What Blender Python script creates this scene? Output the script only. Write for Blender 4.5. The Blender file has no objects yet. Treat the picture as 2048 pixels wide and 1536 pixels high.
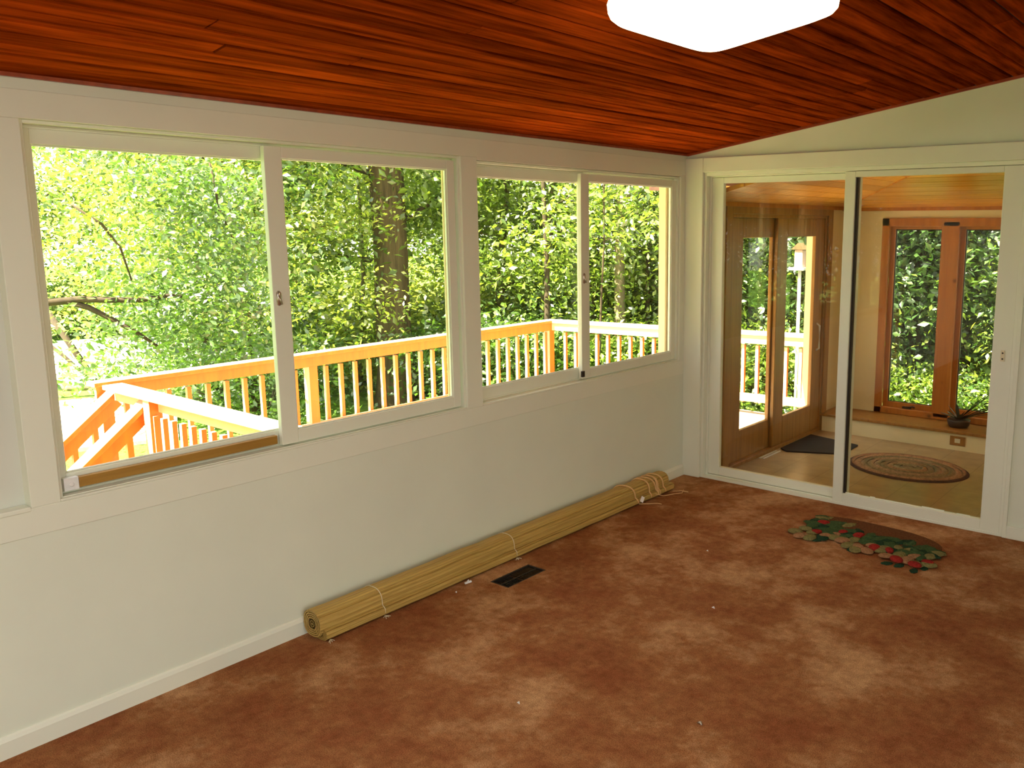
import bpy, bmesh, math, random
import numpy as np
from mathutils import Vector, Matrix
random.seed(7)
RNG = np.random.default_rng(11)
sc = bpy.context.scene
COL = sc.collection
R = math.radians

# ------------------------------------------------------------------ camera
CAM = (3.1635, -4.9646, 1.7144)
YW, PT, RL = -0.63488418, -0.164248475, 0.000572524
FPX, CX, CY = 1736.556, 1253.754, 738.095
f = Vector((math.sin(YW)*math.cos(PT), math.cos(YW)*math.cos(PT), math.sin(PT)))
r = Vector((math.cos(YW), -math.sin(YW), 0)); u = r.cross(f)
r2 = r*math.cos(RL)+u*math.sin(RL); u2 = -r*math.sin(RL)+u*math.cos(RL)
cd = bpy.data.cameras.new('camera'); cam = bpy.data.objects.new('camera', cd); COL.objects.link(cam)
cam.matrix_world = Matrix(((r2.x, u2.x, -f.x, CAM[0]), (r2.y, u2.y, -f.y, CAM[1]), (r2.z, u2.z, -f.z, CAM[2]), (0, 0, 0, 1)))
cd.sensor_fit = 'HORIZONTAL'; cd.sensor_width = 36.0; cd.lens = FPX/2048*36
cd.shift_x = -(CX-1024)/2048; cd.shift_y = (CY-768)/2048
cd.clip_start = .05; cd.clip_end = 300
sc.camera = cam

# ------------------------------------------------------------------ materials
def newmat(name):
    m = bpy.data.materials.new(name); m.use_nodes = True
    nt = m.node_tree; b = nt.nodes['Principled BSDF']
    return m, nt, b
def N(nt, t, **kw):
    n = nt.nodes.new(t)
    for k, v in kw.items(): setattr(n, k, v)
    return n
def L(nt, a, b): nt.links.new(a, b)
def coords(nt, scale=(1, 1, 1), kind='Object'):
    tc = N(nt, 'ShaderNodeTexCoord'); mp = N(nt, 'ShaderNodeMapping')
    mp.inputs['Scale'].default_value = scale
    L(nt, tc.outputs[kind], mp.inputs['Vector']); return mp.outputs['Vector']
def noise(nt, vec, scale, detail=4, rough=.55):
    n = N(nt, 'ShaderNodeTexNoise'); n.inputs['Scale'].default_value = scale
    n.inputs['Detail'].default_value = detail; n.inputs['Roughness'].default_value = rough
    L(nt, vec, n.inputs['Vector']); return n.outputs['Fac']
def ramp(nt, fac, stops):
    c = N(nt, 'ShaderNodeValToRGB'); e = c.color_ramp.elements
    while len(e) > 1: e.remove(e[-1])
    e[0].position = stops[0][0]; e[0].color = (*stops[0][1], 1)
    for p, q in stops[1:]:
        x = e.new(p); x.color = (*q, 1)
    L(nt, fac, c.inputs['Fac']); return c.outputs['Color']
def mixc(nt, fac, a, b, mode='MIX'):
    m = N(nt, 'ShaderNodeMix', data_type='RGBA', blend_type=mode)
    if isinstance(fac, float): m.inputs[0].default_value = fac
    else: L(nt, fac, m.inputs[0])
    for i, v in ((6, a), (7, b)):
        if isinstance(v, tuple): m.inputs[i].default_value = (*v, 1)
        else: L(nt, v, m.inputs[i])
    return m.outputs[2]
def bump(nt, b, fac, s, dist=.01):
    bp = N(nt, 'ShaderNodeBump'); bp.inputs['Strength'].default_value = s; bp.inputs['Distance'].default_value = dist
    L(nt, fac, bp.inputs['Height']); L(nt, bp.outputs['Normal'], b.inputs['Normal'])
def paint(name, c, rough=.5, var=.06, bs=.15, scale=30):
    m, nt, b = newmat(name); v = coords(nt)
    n = noise(nt, v, 2.2, 5)
    b.inputs['Base Color'].default_value = (*c, 1)
    L(nt, ramp(nt, n, [(.3, tuple(x*(1-var) for x in c)), (.7, c)]), b.inputs['Base Color'])
    b.inputs['Roughness'].default_value = rough
    bump(nt, b, noise(nt, v, scale, 4), bs, .003); return m
def wood(name, c1, c2, axis=1, rough=.5, scale=6, rnd=False, knots=False, streak=14, spec=.5):
    m, nt, b = newmat(name)
    s = [streak]*3; s[axis] = .9
    v = coords(nt, tuple(s))
    n = noise(nt, v, scale/3, 6, .6)
    col = ramp(nt, n, [(.3, c1), (.68, c2)])
    if rnd:
        g = N(nt, 'ShaderNodeNewGeometry')
        h = N(nt, 'ShaderNodeMath', operation='MULTIPLY_ADD'); L(nt, g.outputs['Random Per Island'], h.inputs[0])
        h.inputs[1].default_value = .55; h.inputs[2].default_value = .62
        cc = N(nt, 'ShaderNodeCombineColor')
        for i in range(3): L(nt, h.outputs[0], cc.inputs[i])
        col = mixc(nt, 1.0, col, cc.outputs[0], 'MULTIPLY')
    if knots:
        vo = N(nt, 'ShaderNodeTexVoronoi'); vo.inputs['Scale'].default_value = 3.1
        L(nt, coords(nt), vo.inputs['Vector'])
        kk = ramp(nt, vo.outputs['Distance'], [(.03, (.25, .25, .25)), (.09, (1, 1, 1))])
        col = mixc(nt, 1.0, col, kk, 'MULTIPLY')
    L(nt, col, b.inputs['Base Color']); b.inputs['Roughness'].default_value = rough
    b.inputs['Specular IOR Level'].default_value = spec
    bump(nt, b, n, .15, .003); return m
def plain(name, c, rough=.5, metal=0., spec=.5):
    m, nt, b = newmat(name); b.inputs['Base Color'].default_value = (*c, 1)
    b.inputs['Roughness'].default_value = rough; b.inputs['Metallic'].default_value = metal
    b.inputs['Specular IOR Level'].default_value = spec
    v = coords(nt); n = noise(nt, v, 40, 3)
    L(nt, ramp(nt, n, [(.3, tuple(x*.9 for x in c)), (.7, c)]), b.inputs['Base Color']); return m
def glass(name, tint=(1, 1, 1), base=.03, top=.6):
    m, nt, b = newmat(name); nt.nodes.remove(b)
    out = nt.nodes['Material Output']
    t = N(nt, 'ShaderNodeBsdfTransparent'); t.inputs['Color'].default_value = (*tint, 1)
    g = N(nt, 'ShaderNodeBsdfGlossy'); g.inputs['Roughness'].default_value = .0
    lw = N(nt, 'ShaderNodeLayerWeight'); lw.inputs['Blend'].default_value = .5
    p = N(nt, 'ShaderNodeMath', operation='POWER'); L(nt, lw.outputs['Facing'], p.inputs[0]); p.inputs[1].default_value = 4.5
    a = N(nt, 'ShaderNodeMath', operation='MULTIPLY_ADD'); L(nt, p.outputs[0], a.inputs[0]); a.inputs[1].default_value = top; a.inputs[2].default_value = base
    mx = N(nt, 'ShaderNodeMixShader'); L(nt, a.outputs[0], mx.inputs[0]); L(nt, t.outputs[0], mx.inputs[1]); L(nt, g.outputs[0], mx.inputs[2])
    L(nt, mx.outputs[0], out.inputs['Surface']); return m
def emit(name, c, s):
    m, nt, b = newmat(name); b.inputs['Base Color'].default_value = (.9, .9, .88, 1)
    b.inputs['Emission Color'].default_value = (*c, 1); b.inputs['Emission Strength'].default_value = s; return m
def leafmat(name, c1, c2, trans=.5):
    m, nt, b = newmat(name); nt.nodes.remove(b); out = nt.nodes['Material Output']
    g = N(nt, 'ShaderNodeNewGeometry')
    col = ramp(nt, g.outputs['Random Per Island'], [(0., c1), (1., c2)])
    d = N(nt, 'ShaderNodeBsdfDiffuse'); t = N(nt, 'ShaderNodeBsdfTranslucent')
    L(nt, col, d.inputs['Color'])
    tc = mixc(nt, 1.0, col, (1.3, 1.3, .9), 'MULTIPLY'); L(nt, tc, t.inputs['Color'])
    mx = N(nt, 'ShaderNodeMixShader'); mx.inputs[0].default_value = trans
    L(nt, d.outputs[0], mx.inputs[1]); L(nt, t.outputs[0], mx.inputs[2])
    gl = N(nt, 'ShaderNodeBsdfGlossy'); gl.inputs['Roughness'].default_value = .42
    m2 = N(nt, 'ShaderNodeMixShader'); m2.inputs[0].default_value = .13
    L(nt, mx.outputs[0], m2.inputs[1]); L(nt, gl.outputs[0], m2.inputs[2])
    L(nt, m2.outputs[0], out.inputs['Surface']); return m

M = {}
WALLC = (.74, .78, .64)
M['wall'] = paint('wall_paint', WALLC, .6)
M['trim'] = paint('trim_paint', (.78, .80, .66), .42, .05, .08)
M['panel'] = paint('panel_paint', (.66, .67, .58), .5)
M['nextwall'] = paint('warm_wall_paint', (.80, .70, .42), .6)
M['ceil'] = wood('stained_ceiling_boards', (.10, .012, .0012), (.36, .052, .0045), 1, .6, 7, True, spec=.0)
M['ceilback'] = plain('dark_gap', (.012, .004, .002), .8)
M['redtrim'] = wood('red_stained_trim', (.22, .03, .006), (.38, .06, .012), 0, .35)
M['pine_y'] = wood('honey_pine_boards', (.52, .21, .025), (.80, .38, .05), 0, .35, 6, True)
M['pine_frame'] = wood('honey_pine_frame', (.38, .125, .012), (.52, .19, .02), 2, .4, 5, False, True)
M['oak'] = wood('brown_oak_frame', (.24, .105, .018), (.38, .18, .035), 2, .35, 6)
M['deck'] = wood('orange_stained_deck_wood', (.60, .115, .002), (.72, .160, .004), 2, .6, 5)
def sunlit_faces():  # sunlight painted into upward and sun-facing faces as a paler colour
    m = M['deck'].copy(); m.name = 'sunlit_face_deck_wood'; nt = m.node_tree; b = nt.nodes['Principled BSDF']
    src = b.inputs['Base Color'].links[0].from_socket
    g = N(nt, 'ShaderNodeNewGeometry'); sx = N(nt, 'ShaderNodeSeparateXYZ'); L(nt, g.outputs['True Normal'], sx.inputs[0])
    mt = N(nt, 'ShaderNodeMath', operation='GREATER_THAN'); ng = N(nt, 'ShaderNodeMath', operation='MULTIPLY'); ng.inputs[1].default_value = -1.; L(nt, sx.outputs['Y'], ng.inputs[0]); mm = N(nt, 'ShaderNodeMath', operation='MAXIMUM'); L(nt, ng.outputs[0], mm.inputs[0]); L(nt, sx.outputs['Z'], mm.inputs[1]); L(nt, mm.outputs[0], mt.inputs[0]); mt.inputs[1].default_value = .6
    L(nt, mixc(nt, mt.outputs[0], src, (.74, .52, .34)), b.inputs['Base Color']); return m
M['cap'] = sunlit_faces(); M['deck'] = M['cap']
M['deckfloor'] = wood('weathered_deck_boards', (.62, .50, .34), (.80, .68, .50), 0, .7, 5, True)
M['stick'] = wood('brown_wood_bar', (.30, .15, .02), (.44, .24, .035), 1, .5, 6)
M['glass'] = glass('window_glass', (1, 1, 1), .02, .35)
M['doorglass'] = glass('door_glass', (.93, .94, .90), .028, .35)
M['chrome'] = plain('aged_nickel', (.55, .50, .42), .3, .9)
M['dark'] = plain('dark_metal', (.03, .022, .015), .5, .3)
M['white'] = plain('white_plastic', (.85, .84, .82), .4)
M['cream'] = plain('cream_plastic', (.75, .66, .45), .4)
M['black'] = paint('black_mat', (.016, .012, .010), .95, .3, .8, 200)
M['lamp'] = emit('lamp_diffuser', (1., .82, .50), 6.)
M['lamp2'] = emit('lamp_diffuser_warm', (1., .80, .50), 9.)
M['fill_lamp'] = emit('fill_lamp_diffuser', (1., .99, .97), 26.)
M['metal_white'] = plain('white_enamel', (.8, .8, .78), .4)
M['ext'] = paint('exterior_siding', (.42, .20, .10), .8)
M['exttrim'] = paint('exterior_trim', (.92, .74, .48), .6)
M['eave'] = wood('dark_eave_boards', (.05, .02, .01), (.09, .035, .015), 1, .7)
M['bark'] = wood('bark', (.06, .042, .016), (.17, .12, .05), 2, .9, 7, streak=10)
M['bark2'] = wood('pale_bark', (.12, .10, .055), (.25, .21, .12), 2, .9, 7, streak=8)
M['darkbark'] = wood('dark_bark', (.03, .022, .010), (.07, .05, .022), 2, .9, 7, streak=8)
M['leafA'] = leafmat('leaf_midgreen', (.06, .13, .010), (.30, .42, .04))
M['leafB'] = leafmat('leaf_yellowgreen', (.16, .26, .02), (.52, .56, .09), .5)
M['leafC'] = leafmat('leaf_deepgreen', (.03, .085, .010), (.14, .27, .03), .4)
M['leafD'] = leafmat('leaf_darkgreen', (.012, .045, .008), (.07, .16, .018), .3)
M['plant'] = leafmat('plant_leaf', (.01, .022, .006), (.02, .04, .01), .2)

# carpet
m, nt, b = newmat('carpet'); v = coords(nt)
big = noise(nt, v, 1.9, 9, .72); fine = noise(nt, v, 260, 2, .7); mid = noise(nt, v, 22, 5, .7)
c1 = ramp(nt, big, [(.38, (.30, .105, .040)), (.50, (.38, .165, .064)), (.62, (.58, .33, .16))])
c2 = ramp(nt, mid, [(.35, (.78, .74, .70)), (.65, (1.12, 1.12, 1.12))])
c3 = ramp(nt, fine, [(.30, (.55, .5, .48)), (.62, (1.2, 1.2, 1.2))])
L(nt, mixc(nt, 1.0, mixc(nt, 1.0, c1, c2, 'MULTIPLY'), c3, 'MULTIPLY'), b.inputs['Base Color'])
b.inputs['Roughness'].default_value = 1.; b.inputs['Specular IOR Level'].default_value = .05
bump(nt, b, fine, .9, .006); M['carpet'] = m
# tile floor next room
m, nt, b = newmat('vinyl_tile'); v = coords(nt)
br = N(nt, 'ShaderNodeTexBrick'); br.offset = 0; br.inputs['Scale'].default_value = 1.
br.inputs['Brick Width'].default_value = .3; br.inputs['Row Height'].default_value = .3; br.inputs['Mortar Size'].default_value = .003
br.inputs['Color1'].default_value = (.36, .25, .12, 1); br.inputs['Color2'].default_value = (.42, .30, .15, 1); br.inputs['Mortar'].default_value = (.26, .17, .08, 1)
L(nt, v, br.inputs['Vector'])
L(nt, mixc(nt, 1.0, br.outputs['Color'], ramp(nt, noise(nt, v, 9, 6), [(.3, (.8, .8, .8)), (.7, (1.1, 1.1, 1.1))]), 'MULTIPLY'), b.inputs['Base Color'])
b.inputs['Roughness'].default_value = .3; M['tile'] = m
# bamboo
m, nt, b = newmat('bamboo_slats'); v = coords(nt, (60, .8, 60))
n = noise(nt, v, 3, 5, .6)
L(nt, ramp(nt, n, [(.3, (.34, .21, .045)), (.68, (.60, .41, .11))]), b.inputs['Base Color'])
b.inputs['Roughness'].default_value = .55; bump(nt, b, n, .3, .003); M['bamboo'] = m
M['cord'] = plain('jute_cord', (.80, .50, .22), .8)
# grass
m, nt, b = newmat('grass'); v = coords(nt)
L(nt, ramp(nt, noise(nt, v, 3.5, 8, .7), [(.3, (.05, .13, .012)), (.5, (.14, .30, .02)), (.7, (.30, .48, .05))]), b.inputs['Base Color'])
b.inputs['Roughness'].default_value = .9; bump(nt, b, noise(nt, v, 30, 4), 1., .05); M['grass'] = m
m, nt, b = newmat('pale_gravel'); v = coords(nt)
L(nt, ramp(nt, noise(nt, v, 14, 6, .7), [(.3, (.60, .55, .42)), (.7, (.85, .82, .72))]), b.inputs['Base Color'])
b.inputs['Roughness'].default_value = .95; M['gravel'] = m
# braided rug
m, nt, b = newmat('braided_wool'); v = coords(nt)
vl = N(nt, 'ShaderNodeVectorMath', operation='LENGTH'); L(nt, coords(nt, (1/.46, 1/.37, 0)), vl.inputs[0])
br = noise(nt, v, 45, 3, .75)
ca = ramp(nt, vl.outputs['Value'], [(0, (.16, .12, .06)), (.2, (.24, .20, .10)), (.3, (.30, .17, .08)), (.45, (.13, .12, .055)), (.55, (.33, .20, .11)), (.70, (.15, .13, .06)), (.80, (.34, .19, .10)), (.93, (.27, .14, .07)), (.955, (.05, .018, .012)), (1, (.05, .018, .012))])
cb = ramp(nt, br, [(.34, (.6, .6, .6)), (.5, (1.05, 1., .95)), (.66, (1.35, 1.3, 1.25))])
L(nt, mixc(nt, 1.0, ca, cb, 'MULTIPLY'), b.inputs['Base Color']); b.inputs['Roughness'].default_value = .95
bump(nt, b, br, .6, .01); M['braid'] = m

def fabric(name, c):
    m, nt, b = newmat(name); v = coords(nt); n = noise(nt, v, 90, 3, .7)
    L(nt, ramp(nt, n, [(.3, tuple(x*.6 for x in c)), (.7, tuple(min(1, x*1.25) for x in c))]), b.inputs['Base Color'])
    b.inputs['Roughness'].default_value = 1.; b.inputs['Specular IOR Level'].default_value = .05
    bump(nt, b, n, .7, .006); return m
RUG = [fabric('rug_field', (.14, .055, .022)), fabric('rug_leaf_green', (.055, .095, .035)), fabric('rug_dark_green', (.022, .05, .025)),
       fabric('rug_olive', (.21, .18, .065)), fabric('rug_red', (.28, .025, .018)), fabric('rug_peach', (.33, .17, .08))]

# ------------------------------------------------------------------ mesh helpers
class MB:
    def __init__(s): s.v = []; s.f = []; s.m = []; s.sm = []
    def add(s, vs, fs, mat=0, smooth=False):
        o = len(s.v); s.v += [tuple(p) for p in vs]
        for q in fs: s.f.append(tuple(i+o for i in q)); s.m.append(mat); s.sm.append(smooth)
    def box(s, x0, x1, y0, y1, z0, z1, mat=0):
        x0, x1 = sorted((x0, x1)); y0, y1 = sorted((y0, y1)); z0, z1 = sorted((z0, z1))
        vs = [(x, y, z) for z in (z0, z1) for y in (y0, y1) for x in (x0, x1)]
        s.add(vs, [(0, 2, 3, 1), (4, 5, 7, 6), (0, 1, 5, 4), (2, 6, 7, 3), (0, 4, 6, 2), (1, 3, 7, 5)], mat)
        return s
    def beam(s, a, b, w, h, up=(0, 0, 1), mat=0):
        a = Vector(a); b = Vector(b); d = (b-a).normalized(); sd = d.cross(Vector(up)).normalized(); upv = sd.cross(d)
        vs = []
        for p in (a, b):
            for i, j in ((-1, -1), (1, -1), (1, 1), (-1, 1)): vs.append(p+sd*(w/2*i)+upv*(h/2*j))
        s.add(vs, [(3, 2, 1, 0), (4, 5, 6, 7), (0, 1, 5, 4), (1, 2, 6, 5), (2, 3, 7, 6), (3, 0, 4, 7)], mat); return s
    def tube(s, pts, rad, n=10, mat=0, cap=True):
        pts = [Vector(p) for p in pts]; rs = rad if isinstance(rad, (list, tuple)) else [rad]*len(pts)
        vs = []; ref = Vector((0, 0, 1))
        for i, p in enumerate(pts):
            d = (pts[min(i+1, len(pts)-1)]-pts[max(i-1, 0)]).normalized()
            a = d.cross(ref)
            if a.length < .1: a = d.cross(Vector((1, 0, 0)))
            a.normalize(); bb = d.cross(a)
            for k in range(n):
                t = 2*math.pi*k/n; vs.append(p+a*(math.cos(t)*rs[i])+bb*(math.sin(t)*rs[i]))
        fs = []
        for i in range(len(pts)-1):
            for k in range(n):
                k2 = (k+1) % n; fs.append((i*n+k, i*n+k2, (i+1)*n+k2, (i+1)*n+k))
        s.add(vs, fs, mat, True)
        if cap:
            o = len(s.v)-len(vs)
            s.f.append(tuple(o+k for k in reversed(range(n)))); s.m.append(mat); s.sm.append(False)
            s.f.append(tuple(o+(len(pts)-1)*n+k for k in range(n))); s.m.append(mat); s.sm.append(False)
        return s
    def prism(s, poly, axis, a, b, mat=0):
        n = len(poly)
        def P(p, t):
            q = list(p); q.insert(axis, t); return tuple(q)
        vs = [P(p, a) for p in poly]+[P(p, b) for p in poly]
        fs = [tuple(range(n)), tuple(range(2*n-1, n-1, -1))]+[(i, i+n, (i+1) % n+n, (i+1) % n) for i in range(n)]
        s.add(vs, fs, mat); return s
    def build(s, name, mats, parent=None, bevel=0., loc=None):
        me = bpy.data.meshes.new(name); vs = s.v
        if loc is not None: vs = [(p[0]-loc[0], p[1]-loc[1], p[2]-loc[2]) for p in vs]
        me.from_pydata(vs, [], s.f)
        if not isinstance(mats, (list, tuple)): mats = [mats]
        for q in mats: me.materials.append(q)
        me.polygons.foreach_set('material_index', s.m); me.polygons.foreach_set('use_smooth', s.sm)
        bm = bmesh.new(); bm.from_mesh(me); bmesh.ops.recalc_face_normals(bm, faces=bm.faces); bm.to_mesh(me); bm.free()
        o = bpy.data.objects.new(name, me); COL.objects.link(o)
        if loc is not None: o.location = loc
        if parent is not None:
            o.parent = parent
            o.matrix_parent_inverse = Matrix.Translation(-parent.location) if loc is None or True else Matrix()
        if bevel:
            md = o.modifiers.new('bevel', 'BEVEL'); md.width = bevel; md.segments = 2; md.limit_method = 'ANGLE'
        return o
def tag(o, label=None, cat=None, group=None, kind=None):
    for k, v in (('label', label), ('category', cat), ('group', group), ('kind', kind)):
        if v: o[k] = v
    return o
def empty(name, loc, label=None, cat=None, group=None, kind=None):
    o = bpy.data.objects.new(name, None); COL.objects.link(o); o.location = loc; o.empty_display_size = .1
    return tag(o, label, cat, group, kind)
def S(o): o['kind'] = 'structure'; return o

# ------------------------------------------------------------------ room shell
RX = 4.6; RY = -6.7                      # right wall and rear wall
def cz(x): return 2.172+.15*x             # underside of the ceiling boards
XO = -.075
W1 = (-3.845, -2.013, .806, 2.040); W2 = (-1.908, -.077, .806, 2.025)
# window wall as one mesh with two openings plus a blind recess at the left end
mb = MB()
W0 = (-5.3, -3.932, .806, 2.04)
segs = [(RY, W0[0]), (W0[0], W0[1]), (W0[1], W1[0]), (W1[0], W1[1]), (W1[1], W2[0]), (W2[0], W2[1]), (W2[1], 0)]
mb.box(XO, 0, RY, 0, -.3, .715)
mb.box(XO, 0, RY, 0, 2.125, 2.172)
for i, (a, c) in enumerate(segs):
    if i in (0,): mb.box(XO, 0, a, c, .715, 2.125)
S(mb.build('wall_left', M['wall']))
# casing boards around the openings
mb = MB(); mb.box(XO, .003, RY, 0, .712, .806); S(mb.build('trim_1', M['trim'], bevel=.002))
mb = MB(); mb.box(XO, .003, RY, 0, 2.040, 2.128); S(mb.build('trim_2', M['trim'], bevel=.002))
i = 3
for a, c in ((W0[1], W1[0]), (W1[1], W2[0]), (W2[1], 0)):
    mb = MB(); mb.box(XO, .003, a, c, .806, 2.040); S(mb.build('trim_%d' % i, M['trim'], bevel=.002)); i += 1
mb = MB(); mb.box(XO, .003, W2[0], W2[1], 2.027, 2.042); S(mb.build('trim_%d' % i, M['trim'])); i += 1
# recessed panel left of the first window, with a small ledge
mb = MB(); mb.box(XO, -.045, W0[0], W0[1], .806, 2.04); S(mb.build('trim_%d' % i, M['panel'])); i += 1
mb = MB(); mb.box(-.045, .006, W0[0], W0[1]-.001, .796, .812); S(mb.build('trim_%d' % i, M['trim'], bevel=.003)); i += 1
# baseboard
mb = MB(); mb.prism([(0, 0), (.014, 0), (.014, .058), (.009, .07), (.004, .076), (0, .076)], 1, RY, -.0)
S(mb.build('baseboard_left', M['trim']))
# floor
mb = MB()
V = (.249, .374, -2.136, -1.860)
nx, ny = 60, 80
mb.box(0, RX, RY, V[2], -.05, 0); mb.box(0, RX, V[3], .0, -.05, 0); mb.box(0, V[0], V[2], V[3], -.05, 0); mb.box(V[1], RX, V[2], V[3], -.05, 0)
mb.box(-.1, RX, RY, 0, -.3, -.12)
S(mb.build('floor', M['carpet']))

# door wall (y=0) with opening for the sliding door
DX0, DX1, DZ1 = .135, 2.105, 2.05
mb = MB()
def quadwall(mb, x0, x1, z0, top, y0, y1):
    mb.prism([(x0, z0), (x1, z0), (x1, top(x1)), (x0, top(x0))], 1, y0, y1)
quadwall(mb, XO, DX0, -.3, cz, 0, .13); quadwall(mb, DX1, RX, -.3, cz, 0, .13); quadwall(mb, DX0, DX1, DZ1, cz, 0, .13)
S(mb.build('wall_far', M['wall']))
mb = MB(); mb.box(.0, DX0, -.022, 0, 0, 2.145); S(mb.build('trim_%d' % i, M['trim'], bevel=.003)); i += 1
mb = MB(); mb.box(DX0, DX1+.6, -.020, 0, 2.052, 2.145); S(mb.build('trim_%d' % i, M['trim'], bevel=.003)); i += 1
mb = MB(); mb.box(DX1, DX1+.022, -.010, 0, 0, 2.052); S(mb.build('trim_%d' % i, M['trim'], bevel=.002)); i += 1
mb = MB(); mb.box(DX1+.022, RX, -.012, 0, 0, .072); S(mb.build('baseboard_far', M['trim'], bevel=.003))
# right and rear walls; their unseen openings are added to admit sky light
mb = MB()
for a, c, z0, z1 in ((RY, -6.45, 0, 2.9), (-6.45, -4.85, 0, .06), (-6.45, -4.85, 2.3, 2.9), (-4.85, -4.7, 0, 2.9), (-4.7, -3.1, 0, .06), (-4.7, -3.1, 2.3, 2.9), (-3.1, 0, 0, 2.9)):
    mb.box(RX, RX+.13, a, c, z0, z1)
S(mb.build('wall_right', M['wall']))
mb = MB()
for a, c, z0, z1 in ((-.1, .5, 0, 2.2), (.5, 2.3, 0, .62), (.5, 2.3, 2.05, 2.2), (2.3, 2.7, 0, 2.4), (2.7, 4.3, 0, .62), (2.7, 4.3, 2.05, 2.4), (4.3, RX+.1, 0, 2.4)):
    mb.box(a, c, RY-.13, RY, z0, z1)
mb.prism([(-.1, 2.15), (RX+.13, 2.15), (RX+.13, cz(RX)+.03), (-.1, cz(-.1)+.03)], 1, RY-.13, RY-.001)
S(mb.build('wall_back', M['wall']))

for a_, c_ in ((.5, 2.3), (2.7, 4.3)):  # unseen shades added to keep down rear sky light and its reflections
    mb = MB()
    for q in range(36): mb.beam((a_+.004, RY-.03, .80+.035*q), (c_-.004, RY-.03, .80+.035*q), .004, .037)
    tag(mb.build('light_block_shade', M['panel']), 'added unseen slatted shade cutting sky light at the %s rear opening behind the viewpoint' % ('left' if a_ < 1 else 'right'), 'blind')
# ceiling: tongue-and-groove boards running along the window wall
mb = MB(); rnd = random.Random(5)
bw = .0905; x = 0.0; k = 0; gap = .0105
fixed = {5: [-3.46], 6: [-3.03], 7: [-3.58], 11: [-2.91]}
sl = math.atan(.15)
while x < RX:
    x1 = min(x+bw, RX)
    cuts = fixed.get(k)
    if cuts is None:
        cuts = []
        if k not in (0, 1, 2, 3, 4, 8):
            cuts = [rnd.uniform(-6, -.4) for _ in range(rnd.choice((1, 2)))]
    cuts = sorted(list(cuts)); ys = [RY]+cuts+[0]
    for a, c in zip(ys[:-1], ys[1:]):
        a2 = a+.003; c2 = c-.003
        z0, z1 = cz(x+gap/2), cz(x1-gap/2); j = rnd.uniform(-.002, .002)
        ch = .005
        mb.prism([(x+gap/2, z0+.02), (x+gap/2, z0+ch+j), (x+gap/2+ch, z0+j), (x1-gap/2-ch, z1+j), (x1-gap/2, z1+ch+j), (x1-gap/2, z1+.02)], 1, a2, c2)
    x = x1; k += 1
mb.prism([(XO-.0, cz(XO)+.012), (RX+.13, cz(RX+.13)+.012), (RX+.13, cz(RX)+.10), (XO, cz(XO)+.10)], 1, RY-.13, .13, 1)
S(mb.build('ceiling', [M['ceil'], M['ceilback']]))
# thin stained moulding where ceiling meets the door wall and the window wall
mb = MB(); mb.beam((0.01, -.008, cz(0.01)-.006), (RX, -.008, cz(RX)-.006), .016, .014); S(mb.build('trim_%d' % i, M['redtrim'])); i += 1
mb = MB(); mb.beam((.007, RY, cz(0)-.004), (.007, -.0, cz(0)-.004), .014, .012); S(mb.build('trim_%d' % i, M['redtrim'])); i += 1

# ------------------------------------------------------------------ windows
def frame_yz(mb, x0, x1, y0, y1, z0, z1, l, rr, bt, tp):
    mb.box(x0, x1, y0, y0+l, z0, z1); mb.box(x0, x1, y1-rr, y1, z0, z1)
    mb.box(x0, x1, y0+l, y1-rr, z0, z0+bt); mb.box(x0, x1, y0+l, y1-rr, z1-tp, z1)
def window(name, W, mid, latch_z, s):
    y0, y1, z0, z1 = W
    root = empty(name, (0, (y0+y1)/2, z0), kind='structure')
    mb = MB()
    frame_yz(mb, XO-.003, -.010, y0, y1, z0, z1, .012, .012, .012, .012)      # liner
    frame_yz(mb, XO-.003, -.046, y0+.012, y1-.012, z0+.012, z1-.012, .012, .012, .008, .012)
    mb.build('frame', M['trim'], root, .0015)
    mb = MB(); mb.box(-.012, .004, y0, y1, z0, z0+.009)
    mb.build('sill', M['trim'], root, .002)
    # rear sash (left), front sash (right)
    for (a, c, xa, xb, lw, rw, nm) in ((y0+.024, mid+.03, -.074, -.050, .018, .03, 'rear_sash'), (mid-.028, y1-.024, -.044, -.018, .074, .048, 'front_sash')):
        zb, zt = z0+.018, z1-.022
        if nm == 'rear_sash': bt, tp = .060, .050
        else: bt, tp = .054, .044
        mb = MB(); frame_yz(mb, xa, xb, a, c, zb, zt, lw, rw, bt, tp)
        # glazing bead
        q = xb-.006
        frame_yz(mb, q-.008, q, a+lw, c-rw, zb+bt, zt-tp, .006, .006, .006, .006)
        so = mb.build(nm, M['trim'], root, .0025)
        mb = MB(); mb.box((xa+xb)/2-.002, (xa+xb)/2+.002, a+lw-.003, c-rw+.003, zb+bt-.003, zt-tp+.003)
        g = mb.build('glass_pane', M['glass'], so)
    # finger latch
    ym = mid-.004
    mb = MB()
    mb.tube([(-.0195, ym, latch_z+dz) for dz in (-.030, -.026, 0, .022, .030)], [.004, .009, .012, .011, .004], 12)
    mb.tube([(-.013, ym-.004, latch_z+.012), (-.006, ym+.002, latch_z-.010), (-.009, ym+.008, latch_z-.024)], .004, 8)
    mb.build('latch', M['chrome'], root)
    # exterior brickmould
    e = .05 if s else .004
    mb = MB(); frame_yz(mb, XO-.021-e, XO-.019, y0-.05, y1+.05, z0-.05, z1+.05, .075, .085, .075, .075)
    mb.build('outer_casing', M['exttrim'], root)
    return root
w1 = window('window_1', W1, -2.990, 1.425, 0)
w2 = window('window_2', W2, -1.058, 1.411, 1)
mb = MB(); mb.box(-.018, -.006, -1.098, -1.076, .838, .872); mb.tube([(-.006, -1.087, .862), (-.003, -1.087, .862)], .004, 8); mb.tube([(-.006, -1.087, .849), (-.003, -1.087, .849)], .004, 8)
mb.build('stop_block', M['dark'], w2); 
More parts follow.
